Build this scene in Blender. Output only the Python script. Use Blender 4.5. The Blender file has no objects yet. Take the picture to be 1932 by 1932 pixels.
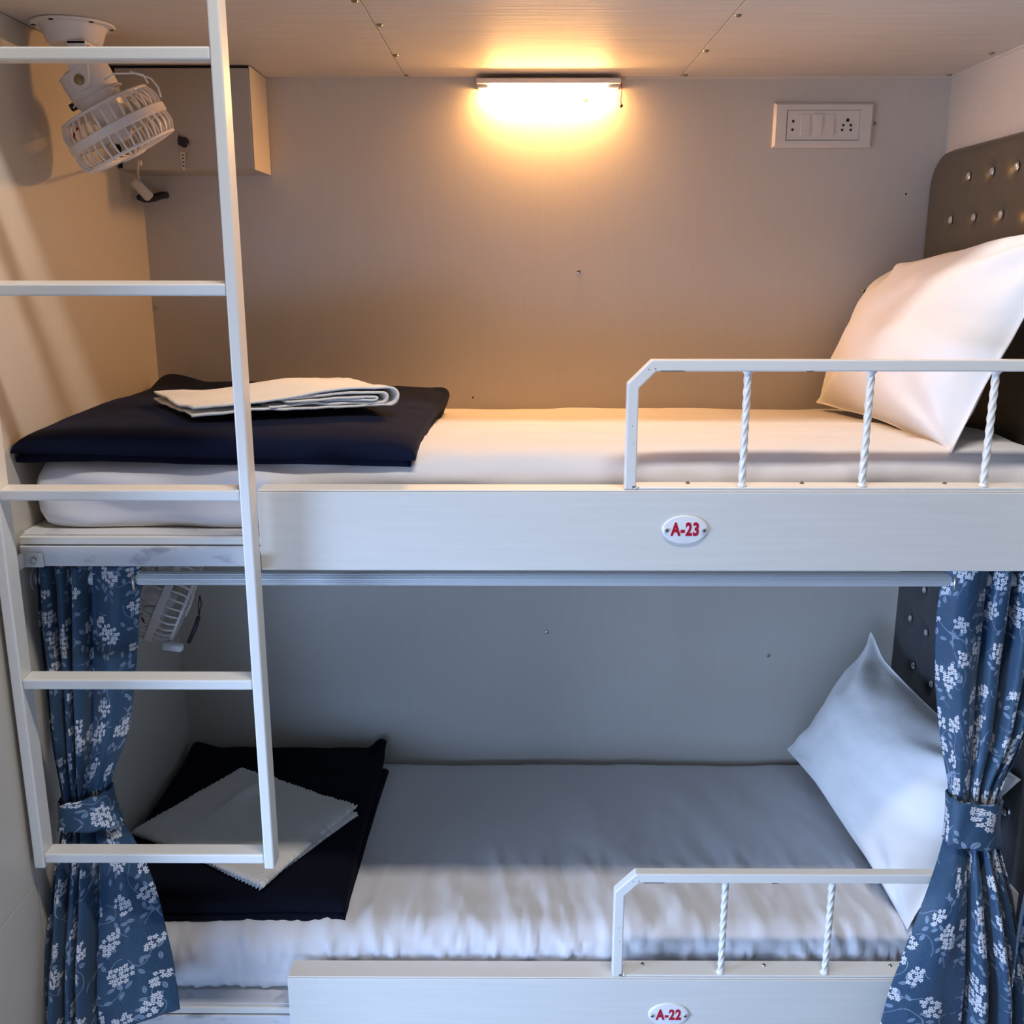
import bpy, bmesh, math, random
from mathutils import Vector, Matrix, Quaternion, noise
random.seed(7)
S = bpy.context.scene
C = S.collection
PI = math.pi

# ------------------------------------------------------------------ camera, world, lights, exposure
cam_d = bpy.data.cameras.new('camera')
cam_d.sensor_width = 36.0
cam_d.lens = 36.0 * 1880 / 1932
cam_d.clip_start = 0.02
cam = bpy.data.objects.new('camera', cam_d)
cam.location = (0, 0, 1.75)
cam.rotation_euler = (math.radians(90 - 13.83), 0, math.radians(0.3))
C.objects.link(cam)
S.camera = cam

w = bpy.data.worlds.new('sky')
w.use_nodes = True
S.world = w
w.node_tree.nodes['Background'].inputs[0].default_value = (0.62, 0.78, 1.0, 1)
w.node_tree.nodes['Background'].inputs[1].default_value = 1.0

def area(name, loc, target, sx, sy, power, col, spread=PI):
    d = bpy.data.lights.new(name, 'AREA')
    d.shape = 'RECTANGLE'; d.size = sx; d.size_y = sy
    d.energy = power; d.color = col; d.spread = spread
    o = bpy.data.objects.new(name, d)
    o.location = loc
    o.rotation_euler = (Vector(target) - Vector(loc)).to_track_quat('-Z', 'Y').to_euler()
    C.objects.link(o)
    return o

# daylight through the glazed door at the corridor's end
area('window_daylight', (-2.55, 0.42, 0.80), (0.85, 2.0, 0.35), 1.3, 1.1, 33, (0.45, 0.63, 1.0), math.radians(76))
# blue fill added behind the camera, narrow beam to brighten the lower bunk
area('rear_fill', (-0.85, -1.17, 0.52), (-0.05, 2.2, 0.55), 1.6, 0.7, 5.2, (0.34, 0.55, 1.0), math.radians(64))
# corridor ceiling lamp
area('corridor_lamp_light', (0.25, 0.95, 3.26), (0.25, 0.95, 0), 1.0, 0.14, 34, (1.0, 0.93, 0.87))

S.view_settings.view_transform = 'Standard'
S.view_settings.look = 'None'
S.view_settings.exposure = 0.0
S.view_settings.gamma = 1.0
S.view_settings.use_curve_mapping = False
LAMP_STRENGTH = 430.0

# ------------------------------------------------------------------ materials
def mat(name, col, rough=0.5, metal=0.0, spec=0.5, bump=None, var=None, emit=None, coat=0.0, sheen=0.0):
    """bump = (scale xyz, strength, distance); var = (scale xyz, second colour, low, high)"""
    m = bpy.data.materials.new(name)
    m.use_nodes = True
    nt = m.node_tree; N = nt.nodes; L = nt.links
    b = N['Principled BSDF']
    b.inputs['Base Color'].default_value = (*col, 1)
    b.inputs['Roughness'].default_value = rough
    b.inputs['Metallic'].default_value = metal
    b.inputs['Specular IOR Level'].default_value = spec
    b.inputs['Coat Weight'].default_value = coat
    b.inputs['Sheen Weight'].default_value = sheen
    if emit:
        b.inputs['Emission Color'].default_value = (*emit[0], 1)
        b.inputs['Emission Strength'].default_value = emit[1]
    tc = N.new('ShaderNodeNewGeometry')
    def nz(scale, detail=4):
        mp = N.new('ShaderNodeMapping')
        mp.inputs['Scale'].default_value = scale
        L.new(tc.outputs['Position'], mp.inputs['Vector'])
        n = N.new('ShaderNodeTexNoise')
        n.inputs['Scale'].default_value = 1.0
        n.inputs['Detail'].default_value = detail
        L.new(mp.outputs[0], n.inputs['Vector'])
        return n.outputs['Fac']
    if bump:
        bp = N.new('ShaderNodeBump')
        bp.inputs['Strength'].default_value = bump[1]
        bp.inputs['Distance'].default_value = bump[2]
        L.new(nz(bump[0]), bp.inputs['Height'])
        L.new(bp.outputs[0], b.inputs['Normal'])
    if var:
        r = N.new('ShaderNodeValToRGB')
        r.color_ramp.elements[0].position = var[2]
        r.color_ramp.elements[1].position = var[3]
        r.color_ramp.elements[0].color = (*col, 1)
        r.color_ramp.elements[1].color = (*var[1], 1)
        L.new(nz(var[0]), r.inputs[0])
        L.new(r.outputs[0], b.inputs['Base Color'])
    return m

M = {}
M['wall'] = mat('wall_laminate', (0.60, 0.553, 0.482), 0.42, bump=((220, 220, 30), 0.10, 0.0004), var=((90, 90, 9), (0.615, 0.567, 0.495), 0.35, 0.7))
M['ceil'] = mat('ceiling_laminate', (0.60, 0.55, 0.50), 0.62, spec=0.3, bump=((7, 95, 60), 0.55, 0.0011), var=((5, 80, 50), (0.66, 0.61, 0.55), 0.35, 0.7))
M['gap'] = mat('dark_gap', (0.05, 0.04, 0.035), 0.8)
M['board'] = mat('white_wood_laminate', (0.70, 0.68, 0.625), 0.42, bump=((9, 60, 140), 0.35, 0.0007), var=((6, 40, 110), (0.735, 0.715, 0.66), 0.35, 0.7))
M['worn'] = mat('worn_white_paint', (0.66, 0.66, 0.67), 0.5, bump=((20, 60, 90), 0.3, 0.0006), var=((16, 16, 40), (0.24, 0.25, 0.28), 0.56, 0.76))
M['edge'] = mat('board_edge', (0.80, 0.76, 0.70), 0.45)
M['paint'] = mat('white_metal_paint', (0.79, 0.77, 0.72), 0.32, bump=((60, 60, 60), 0.10, 0.0005), coat=0.1)
M['chip'] = mat('chipped_paint', (0.16, 0.13, 0.11), 0.6)
M['sheet'] = mat('cotton_sheet', (0.69, 0.675, 0.685), 0.85, spec=0.2, bump=((15, 9, 15), 0.30, 0.006), sheen=0.15)
M['pillow'] = mat('cotton_pillowcase', (0.77, 0.765, 0.76), 0.8, spec=0.2, bump=((10, 10, 16), 0.38, 0.008), sheen=0.15)
M['navy'] = mat('navy_fleece', (0.006, 0.009, 0.026), 0.92, spec=0.08, bump=((500, 500, 500), 0.5, 0.001), sheen=0.02)
M['black'] = mat('dark_fleece', (0.005, 0.006, 0.013), 0.92, spec=0.08, bump=((500, 500, 500), 0.5, 0.001), sheen=0.01)
M['towel'] = mat('white_terry', (0.80, 0.765, 0.71), 0.95, spec=0.1, bump=((420, 420, 420), 0.8, 0.0015), sheen=0.3)
M['headboard'] = mat('olive_leatherette', (0.078, 0.066, 0.046), 0.38, bump=((220, 220, 220), 0.25, 0.0008))
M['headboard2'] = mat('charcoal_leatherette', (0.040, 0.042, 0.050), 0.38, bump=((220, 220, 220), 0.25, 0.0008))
M['crystal'] = mat('crystal_button', (0.85, 0.84, 0.82), 0.08, metal=0.9)
M['plastic'] = mat('white_plastic', (0.78, 0.74, 0.72), 0.35, bump=((40, 40, 40), 0.03, 0.0005))
M['switch'] = mat('cream_plastic', (0.72, 0.67, 0.60), 0.35, bump=((40, 40, 40), 0.03, 0.0005))
M['hole'] = mat('dark_hole', (0.012, 0.010, 0.010), 0.7)
M['rubber'] = mat('black_rubber', (0.016, 0.017, 0.022), 0.55)
M['metal'] = mat('steel', (0.62, 0.58, 0.52), 0.28, metal=1.0)
M['dullmetal'] = mat('dull_zinc', (0.55, 0.53, 0.48), 0.45, metal=0.9)
M['brass'] = mat('aged_brass', (0.30, 0.24, 0.12), 0.4, metal=0.8)
M['alu'] = mat('anodised_aluminium', (0.66, 0.69, 0.70), 0.42, metal=0.35, bump=((4, 400, 400), 0.15, 0.0004))
M['box'] = mat('cabinet_laminate', (0.50, 0.455, 0.40), 0.4, bump=((120, 120, 20), 0.15, 0.0006))
M['boxside'] = mat('cabinet_edge_laminate', (0.74, 0.66, 0.54), 0.4, bump=((120, 120, 20), 0.15, 0.0006))
M['plate'] = mat('enamel_plate', (0.84, 0.84, 0.84), 0.2, coat=0.4, bump=((30, 30, 30), 0.02, 0.0004))
M['red'] = mat('red_lettering', (0.46, 0.004, 0.030), 0.35)
M['redwire'] = mat('red_wire', (0.50, 0.03, 0.03), 0.4)
M['lamp'] = mat('lit_diffuser', (0.9, 0.85, 0.75), 0.4, emit=((1.0, 0.50, 0.165), LAMP_STRENGTH))
M['floor'] = mat('vinyl_floor', (0.42, 0.42, 0.42), 0.4, var=((6, 60, 6), (0.48, 0.48, 0.47), 0.3, 0.7))
M['cwall'] = mat('corridor_wall', (0.26, 0.31, 0.38), 0.5, bump=((160, 160, 22), 0.15, 0.0006))

def glass():
    m = bpy.data.materials.new('window_glass'); m.use_nodes = True
    b = m.node_tree.nodes['Principled BSDF']
    b.inputs['Transmission Weight'].default_value = 1.0
    b.inputs['Roughness'].default_value = 0.02
    b.inputs['IOR'].default_value = 1.1
    return m
M['glass'] = glass()

def floral(name, base=(0.020, 0.060, 0.118)):
    """denim-blue cotton print: white blossom clusters, grey-blue leaves and thin stems, in cloth metres (UV)"""
    m = bpy.data.materials.new(name); m.use_nodes = True
    nt = m.node_tree; N = nt.nodes; L = nt.links
    bs = N['Principled BSDF']
    uv = N.new('ShaderNodeUVMap').outputs[0]
    def math_(op, a, b=None, c=None):
        n = N.new('ShaderNodeMath'); n.operation = op
        for i, v in enumerate((a, b, c)):
            if v is None: continue
            if isinstance(v, (int, float)): n.inputs[i].default_value = v
            else: L.new(v, n.inputs[i])
        return n.outputs[0]
    def vmath(op, a, b=None, s=None):
        n = N.new('ShaderNodeVectorMath'); n.operation = op
        L.new(a, n.inputs[0])
        if b is not None:
            if isinstance(b, tuple): n.inputs[1].default_value = b
            else: L.new(b, n.inputs[1])
        if s is not None: n.inputs['Scale'].default_value = s
        return n.outputs['Value'] if op in ('LENGTH', 'DISTANCE', 'DOT_PRODUCT') else n.outputs[0]
    def voro(vec, scale, rnd=1.0):
        n = N.new('ShaderNodeTexVoronoi'); n.voronoi_dimensions = '2D'
        n.inputs['Scale'].default_value = scale
        n.inputs['Randomness'].default_value = rnd
        L.new(vec, n.inputs['Vector'])
        return n
    def sep(v):
        n = N.new('ShaderNodeSeparateXYZ'); L.new(v, n.inputs[0]); return n.outputs
    def rot(v, ang):
        n = N.new('ShaderNodeVectorRotate'); n.rotation_type = 'Z_AXIS'
        L.new(v, n.inputs['Vector']); L.new(ang, n.inputs['Angle']); return n.outputs[0]
    def less(a, b): return math_('LESS_THAN', a, b)
    def local(vec, scale, rnd=0.8):
        v = voro(vec, scale, rnd)
        d = vmath('SUBTRACT', vec, v.outputs['Position'])
        r = sep(v.outputs['Color'])
        return v, d, r
    CL = 15.0
    def cluster_dist(posn, sx, sy, off):
        """distance (metres) of a point to the centre of its blossom cluster, stretched along a tilted axis"""
        p2 = vmath('ADD', posn, off)
        v, d, r = local(p2, CL, 0.75)
        ang = math_('MULTIPLY_ADD', r[0], 3.1, 0.1)
        q = vmath('MULTIPLY', rot(d, ang), (sx, sy, 1))
        return vmath('LENGTH', q), r
    # blossoms
    v, d, r = local(uv, 118.0, 0.55)
    dist = vmath('LENGTH', d)
    s = sep(d)
    th = math_('ADD', math_('ARCTAN2', s[1], s[0]), math_('MULTIPLY', r[0], 6.28))
    petal = math_('ABSOLUTE', math_('COSINE', math_('MULTIPLY', th, 2.5)))
    rad = math_('MULTIPLY_ADD', petal, 0.0026, 0.0021)
    fl = math_('MULTIPLY', less(dist, rad), math_('GREATER_THAN', dist, 0.00085))
    cd, cr = cluster_dist(v.outputs['Position'], 1.28, 0.84, (0, 0, 0))
    fl = math_('MULTIPLY', fl, less(cd, math_('MULTIPLY_ADD', cr[1], 0.012, 0.013)))
    # leaves
    v2, d2, r2 = local(uv, 58.0, 0.8)
    q = sep(rot(d2, math_('MULTIPLY', r2[0], 6.28)))
    x2 = math_('POWER', math_('DIVIDE', q[0], 0.0080), 2.0)
    edge = math_('MULTIPLY', math_('SUBTRACT', 1.0, x2), 0.0034)
    lf = less(math_('ABSOLUTE', q[1]), edge)
    rib = math_('GREATER_THAN', math_('ABSOLUTE', q[1]), 0.0003)
    cd2, cr2 = cluster_dist(v2.outputs['Position'], 1.25, 0.75, (0.012, 0.026, 0))
    lf = math_('MULTIPLY', math_('MULTIPLY', lf, rib), less(cd2, 0.023))
    lf = math_('MULTIPLY', lf, math_('SUBTRACT', 1.0, fl))
    # stems
    nz = N.new('ShaderNodeTexNoise'); nz.noise_dimensions = '2D'
    nz.inputs['Scale'].default_value = 17.0; nz.inputs['Detail'].default_value = 0.0
    L.new(uv, nz.inputs['Vector'])
    st = less(math_('ABSOLUTE', math_('SUBTRACT', nz.outputs['Fac'], 0.5)), 0.0085)
    cd3, _ = cluster_dist(uv, 1.0, 0.7, (0.006, 0.02, 0))
    st = math_('MULTIPLY', st, less(cd3, 0.031))
    # denim weave
    mp = N.new('ShaderNodeMapping'); mp.inputs['Scale'].default_value = (900, 90, 1); L.new(uv, mp.inputs['Vector'])
    dn = N.new('ShaderNodeTexNoise'); dn.inputs['Scale'].default_value = 1.0; dn.inputs['Detail'].default_value = 3.0
    L.new(mp.outputs[0], dn.inputs['Vector'])
    rp = N.new('ShaderNodeValToRGB')
    rp.color_ramp.elements[0].position = 0.3; rp.color_ramp.elements[1].position = 0.75
    rp.color_ramp.elements[0].color = (base[0] * .75, base[1] * .75, base[2] * .78, 1)
    rp.color_ramp.elements[1].color = (base[0] * 1.5, base[1] * 1.4, base[2] * 1.3, 1)
    L.new(dn.outputs['Fac'], rp.inputs[0])
    def mix(fac, a, col):
        n = N.new('ShaderNodeMix'); n.data_type = 'RGBA'
        L.new(fac, n.inputs['Factor']); L.new(a, n.inputs[6]); n.inputs[7].default_value = (*col, 1)
        return n.outputs[2]
    c = mix(st, rp.outputs[0], (0.17, 0.23, 0.32))
    c = mix(lf, c, (0.20, 0.27, 0.37))
    c = mix(fl, c, (0.66, 0.65, 0.66))
    L.new(c, bs.inputs['Base Color'])
    bs.inputs['Roughness'].default_value = 0.55
    bs.inputs['Specular IOR Level'].default_value = 0.35
    bs.inputs['Sheen Weight'].default_value = 0.15
    bp = N.new('ShaderNodeBump'); bp.inputs['Strength'].default_value = 0.2; bp.inputs['Distance'].default_value = 0.0006
    L.new(dn.outputs['Fac'], bp.inputs['Height']); L.new(bp.outputs[0], bs.inputs['Normal'])
    return m
M['floral'] = floral('floral_denim_print')

# ------------------------------------------------------------------ object helpers
WORLD = {}
def origin(o):
    return WORLD.get(o.name, Vector((0, 0, 0))) if o else Vector((0, 0, 0))

def thing(name, label, cat, loc, group=None, kind=None):
    o = bpy.data.objects.new(name, None)
    o.empty_display_size = 0.05
    C.objects.link(o)
    o.location = loc
    WORLD[o.name] = Vector(loc)
    if label: o['label'] = label
    if cat: o['category'] = cat
    if group: o['group'] = group
    if kind: o['kind'] = kind
    return o

def tag(o, label=None, cat=None, group=None, kind=None):
    if label: o['label'] = label
    if cat: o['category'] = cat
    if group: o['group'] = group
    if kind: o['kind'] = kind
    return o

def obj(name, bm, m, parent=None, smooth=False, label=None, uvs=False):
    """link a bmesh built in world coordinates as ONE mesh object, its origin at its own middle"""
    me = bpy.data.meshes.new(name)
    if bm.verts:
        lo = Vector([min(v.co[i] for v in bm.verts) for i in range(3)])
        hi = Vector([max(v.co[i] for v in bm.verts) for i in range(3)])
        ce = (lo + hi) / 2
    else:
        ce = Vector((0, 0, 0))
    for v in bm.verts: v.co -= ce
    bmesh.ops.recalc_face_normals(bm, faces=bm.faces)
    if smooth:
        for f in bm.faces: f.smooth = True
    bm.to_mesh(me); bm.free()
    me.materials.append(M[m] if isinstance(m, str) else m)
    if smooth == 'auto':
        me.set_sharp_from_angle(angle=math.radians(35))
    o = bpy.data.objects.new(name, me)
    C.objects.link(o)
    if parent:
        o.parent = parent
    o.location = ce - origin(parent)
    WORLD[o.name] = ce
    if label: o['label'] = label
    return o

def nb(): return bmesh.new()

def rbox(bm, x0, x1, y0, y1, z0, z1, bev=0.002, seg=2):
    t = bmesh.new()
    bmesh.ops.create_cube(t, size=1.0)
    for v in t.verts:
        v.co = Vector(((x0 + x1) / 2 + v.co.x * (x1 - x0), (y0 + y1) / 2 + v.co.y * (y1 - y0), (z0 + z1) / 2 + v.co.z * (z1 - z0)))
    if bev:
        bmesh.ops.bevel(t, geom=list(t.edges), offset=bev, segments=seg, profile=0.5, affect='EDGES')
    join(bm, t)
    return bm

def join(bm, t, mtx=None):
    me = bpy.data.meshes.new('tmp')
    t.to_mesh(me); t.free()
    if mtx: me.transform(mtx)
    bm.from_mesh(me)
    bpy.data.meshes.remove(me)

def lathe(bm, prof, n=32, mtx=None, capped=True):
    t = bmesh.new()
    rings = []
    for r, z in prof:
        rings.append([t.verts.new((r * math.cos(2 * PI * k / n), r * math.sin(2 * PI * k / n), z)) for k in range(n)])
    for a, b in zip(rings, rings[1:]):
        for k in range(n):
            t.faces.new((a[k], a[(k + 1) % n], b[(k + 1) % n], b[k]))
    if capped:
        if prof[0][0] > 1e-6: t.faces.new(rings[0][::-1])
        if prof[-1][0] > 1e-6: t.faces.new(rings[-1])
    bmesh.ops.remove_doubles(t, verts=t.verts, dist=1e-7)
    join(bm, t, mtx)
    return bm

def sweep(bm, pts, r, n=8, closed=False, mtx=None):
    pts = [Vector(p) for p in pts]
    t = bmesh.new()
    rings = []
    up = Vector((0, 0, 1))
    m = len(pts)
    prev = None
    for i, p in enumerate(pts):
        a = pts[(i - 1) % m] if closed or i > 0 else p
        b = pts[(i + 1) % m] if closed or i < m - 1 else p
        d = (b - a).normalized()
        if prev is None:
            u = d.orthogonal().normalized()
        else:
            u = (prev - d * prev.dot(d)).normalized()
        prev = u
        v = d.cross(u)
        rr = r[i] if isinstance(r, (list, tuple)) else r
        rings.append([t.verts.new(p + (u * math.cos(2 * PI * k / n) + v * math.sin(2 * PI * k / n)) * rr) for k in range(n)])
    prs = list(zip(rings, rings[1:]))
    for a, b in prs:
        for k in range(n):
            t.faces.new((a[k], a[(k + 1) % n], b[(k + 1) % n], b[k]))
    if closed:
        a, b = rings[-1], rings[0]
        off = min(range(n), key=lambda o: (a[0].co - b[o].co).length)
        for k in range(n):
            t.faces.new((a[k], a[(k + 1) % n], b[(k + 1 + off) % n], b[(k + off) % n]))
    else:
        t.faces.new(rings[0][::-1]); t.faces.new(rings[-1])
    join(bm, t, mtx)
    return bm

def extrude_poly(bm, poly, axis, a0, a1, bev=0.0, seg=2, mtx=None):
    """polygon in the plane normal to axis ('x': (y,z), 'y': (x,z), 'z': (x,y)), extruded from a0 to a1"""
    def pt(p, a):
        return {'x': (a, p[0], p[1]), 'y': (p[0], a, p[1]), 'z': (p[0], p[1], a)}[axis]
    t = bmesh.new()
    A = [t.verts.new(pt(p, a0)) for p in poly]
    B = [t.verts.new(pt(p, a1)) for p in poly]
    n = len(poly)
    t.faces.new(A); t.faces.new(B[::-1])
    for k in range(n):
        t.faces.new((A[k], B[k], B[(k + 1) % n], A[(k + 1) % n]))
    bmesh.ops.recalc_face_normals(t, faces=t.faces)
    if bev:
        es = [e for e in t.edges if len(e.link_faces) == 2 and e.calc_face_angle(0) > math.radians(30)]
        bmesh.ops.bevel(t, geom=es, offset=bev, segments=seg, profile=0.5, affect='EDGES')
    join(bm, t, mtx)
    return bm

def arc(cx, cy, r, a0, a1, n=8):
    return [(cx + r * math.cos(a0 + (a1 - a0) * k / n), cy + r * math.sin(a0 + (a1 - a0) * k / n)) for k in range(n + 1)]

def grid(bm, f, nu, nv, closed_u=False, closed_v=False, uvf=None):
    """surface f(i/nu, j/nv); uvf gives UVs"""
    V = []
    cu = nu if closed_u else nu + 1
    cv = nv if closed_v else nv + 1
    for i in range(cu):
        V.append([bm.verts.new(f(i / nu, j / nv)) for j in range(cv)])
    lay = bm.loops.layers.uv.verify() if uvf else None
    for i in range(nu):
        for j in range(nv):
            idx = [(i, j), (i + 1, j), (i + 1, j + 1), (i, j + 1)]
            fc = bm.faces.new([V[a % cu][b % cv] for a, b in idx])
            if lay:
                for lp, (a, b) in zip(fc.loops, idx):
                    lp[lay].uv = uvf(a / nu, b / nv)
    return V

def fn(x, y, z, o=3):
    return noise.fractal(Vector((x, y, z)), 1.0, 2.0, o)

def smooth01(x):
    x = max(0.0, min(1.0, x)); return x * x * (3 - 2 * x)

def screw(parent, p, axis, r=0.0046, m='metal'):
    """a pan-head screw with a cross slot, facing along axis"""
    q = Vector((0, 0, 1)).rotation_difference(Vector(axis)).to_matrix().to_4x4()
    mt = Matrix.Translation(Vector(p)) @ q @ Matrix.Rotation(random.random() * 3, 4, 'Z')
    bm = nb()
    lathe(bm, [(r, 0), (r, r * .25), (r * .8, r * .55), (r * .35, r * .68), (0, r * .70)], 14, mt)
    o = obj('screw', bm, m, parent, smooth='auto')
    return o

def slot(parent, p, axis, r=0.0046):
    q = Vector((0, 0, 1)).rotation_difference(Vector(axis)).to_matrix().to_4x4()
    bm = nb()
    for a in (0.5, 0.5 + PI / 2):
        t = nb(); rbox(t, -r * .6, r * .6, -r * .12, r * .12, r * .55, r * .78, 0)
        join(bm, t, Matrix.Translation(Vector(p)) @ q @ Matrix.Rotation(a, 4, 'Z'))
    return obj('slot', bm, 'hole', parent)

# ------------------------------------------------------------------ setting
XL, XR, YB, ZCEIL = -0.895, 1.007, 2.490, 2.178
def struct(name, bm, m, **k):
    o = obj(name, bm, m, **k); o['kind'] = 'structure'; return o

wall_back = struct('wall_back', rbox(nb(), XL - 0.05, XR + 0.05, YB, YB + 0.05, 0, ZCEIL + 0.03, 0), 'wall')
for p in [(0.149, 1.738), (0.844, 1.692), (-0.886, 1.653), (0.8365, 2.076), (0.080, 0.809), (0.669, 0.744)]:
    s = screw(wall_back, (p[0], YB, p[1]), (0, -1, 0), 0.0052)
    slot(s, (p[0], YB, p[1]), (0, -1, 0), 0.0052)
s = screw(wall_back, (0.160, YB, 2.129), (0, -1, 0), 0.0050, 'brass')
for p in [(0.925, 1.918), (-0.111, 1.432)]:
    screw(wall_back, (p[0], YB, p[1]), (0, -1, 0), 0.0022, 'hole')

# left wall: backing with separate laminate panels, dark joint between them
wall_left = struct('wall_left', rbox(nb(), XL - 0.06, XL - 0.008, 1.40, YB + 0.05, 0, ZCEIL + 0.03, 0), 'gap')
obj('panel', rbox(nb(), XL - 0.008, XL, 1.6385, YB, 0, ZCEIL, 0.0008, 1), 'wall', wall_left)
obj('panel', rbox(nb(), XL - 0.008, XL, 1.40, 1.6360, 0.636, ZCEIL + 0.03, 0.0008, 1), 'wall', wall_left)
obj('panel', rbox(nb(), XL - 0.008, XL, 1.40, 1.6360, 0, 0.6345, 0.0008, 1), 'wall', wall_left)
wall_right = struct('wall_right', rbox(nb(), XR, XR + 0.06, 1.55, YB + 0.05, 0, ZCEIL + 0.03, 0), 'wall')
# ceiling over the upper berth: three panels under a dark backing
ceiling = struct('ceiling', rbox(nb(), XL - 0.06, XR + 0.06, 1.662, YB + 0.05, ZCEIL + 0.006, ZCEIL + 0.05, 0), 'gap')
for a, b in ((XL, -0.2613), (-0.2599, 0.3757), (0.3771, XR)):
    obj('panel', rbox(nb(), a, b, 1.662, YB, ZCEIL, ZCEIL + 0.006, 0.0006, 1), 'ceil', ceiling)
for p in [(-0.251, 1.969), (-0.254, 2.239), (-0.254, 2.462), (0.386, 1.902), (0.384, 2.197), (0.385, 2.462), (0.976, 2.223), (0.990, 2.462), (-0.27, 1.80), (0.386, 1.76)]:
    s = screw(ceiling, (p[0], p[1], ZCEIL), (0, 0, -1), 0.0058, 'brass')
trim = nb()
extrude_poly(trim, [(YB, ZCEIL), (YB - 0.005, ZCEIL), (YB - 0.004, ZCEIL - 0.003), (YB, ZCEIL - 0.005)], 'x', 0.25, XR)
struct('trim_1', trim, 'wall')
trim = nb()
extrude_poly(trim, [(XR, ZCEIL), (XR - 0.005, ZCEIL), (XR - 0.004, ZCEIL - 0.003), (XR, ZCEIL - 0.005)], 'y', 1.70, YB - 0.005)
struct('trim_2', trim, 'wall')
# corridor in front of the berths (behind the camera)
struct('floor', rbox(nb(), -2.7, 2.4, -1.2, 2.6, -0.05, 0, 0), 'floor')
bm = nb()
rbox(bm, -2.7, -1.65, -1.25, -1.2, 0, 3.35, 0)
rbox(bm, -0.05, 2.4, -1.25, -1.2, 0, 3.35, 0)
rbox(bm, -1.65, -0.05, -1.25, -1.2, 0, 0.17, 0)
rbox(bm, -1.65, -0.05, -1.25, -1.2, 0.87, 3.35, 0)
struct('wall_front', bm, 'cwall')
struct('ceiling', rbox(nb(), -2.7, 2.4, -1.25, 1.80, 3.35, 3.40, 0), 'cwall')
bm = nb()
rbox(bm, 2.35, 2.4, -1.2, 1.7, 0, 3.35, 0)
struct('wall_far_right', bm, 'cwall')
bm = nb()
rbox(bm, -2.7, -2.64, -1.2, -0.26, 0, 3.35, 0)
rbox(bm, -2.7, -2.64, 1.10, 1.7, 0, 3.35, 0)
rbox(bm, -2.7, -2.64, -0.26, 1.10, 0, 0.15, 0)
rbox(bm, -2.7, -2.64, -0.26, 1.10, 1.98, 3.35, 0)
struct('wall_far_left', bm, 'cwall')
struct('wall_facing', rbox(nb(), -2.7, XL - 0.061, 1.60, 1.66, 0, 3.35, 0), 'cwall')
struct('wall_facing', rbox(nb(), XR + 0.061, 2.4, 1.60, 1.66, 0, 3.35, 0), 'cwall')
struct('wall_above', rbox(nb(), XL - 0.06, XR + 0.06, 1.70, 1.74, ZCEIL + 0.051, 3.35, 0), 'cwall')
win = thing('window_1', None, None, (-2.67, 0.42, 0.15), kind='structure')
bm = nb()
for a, b, c, d in ((-0.26, -0.21, 0.15, 1.98), (1.05, 1.10, 0.15, 1.98), (-0.21, 1.05, 0.15, 0.20), (-0.21, 1.05, 1.93, 1.98), (0.40, 0.44, 0.20, 1.93)):
    rbox(bm, -2.70, -2.64, a, b, c, d, 0.003)
obj('frame', bm, 'paint', win)
for a, b in ((-0.21, 0.40), (0.44, 1.05)):
    obj('pane', rbox(nb(), -2.672, -2.668, a, b, 0.20, 1.93, 0), 'glass', win)
win = thing('fill_window', None, None, (-0.85, -1.225, 0.17), kind='structure')  # invented low opening, added to house the rear fill lamp
bm = nb()
for a, b, c, d in ((-1.65, -1.61, 0.17, 0.87), (-0.09, -0.05, 0.17, 0.87), (-1.61, -0.09, 0.17, 0.21), (-1.61, -0.09, 0.83, 0.87), (-0.87, -0.83, 0.21, 0.83)):
    rbox(bm, a, b, -1.25, -1.19, c, d, 0.003)
obj('frame', bm, 'paint', win)
for a, b in ((-1.61, -0.87), (-0.83, -0.09)):
    obj('pane', rbox(nb(), a, b, -1.227, -1.223, 0.21, 0.83, 0), 'glass', win)
t = thing('corridor_ceiling_lamp', 'slim batten lamp on the corridor ceiling in front of the bunks', 'lamp', (0.25, 0.95, 3.35))
obj('housing', rbox(nb(), -0.30, 0.80, 0.86, 1.04, 3.315, 3.35, 0.006), 'paint', t)
obj('diffuser', rbox(nb(), -0.28, 0.78, 0.88, 1.02, 3.295, 3.314, 0.006), mat('corridor_diffuser', (0.9, 0.88, 0.85), 0.4, emit=((1, 0.93, 0.89), 3.0)), t)

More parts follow.
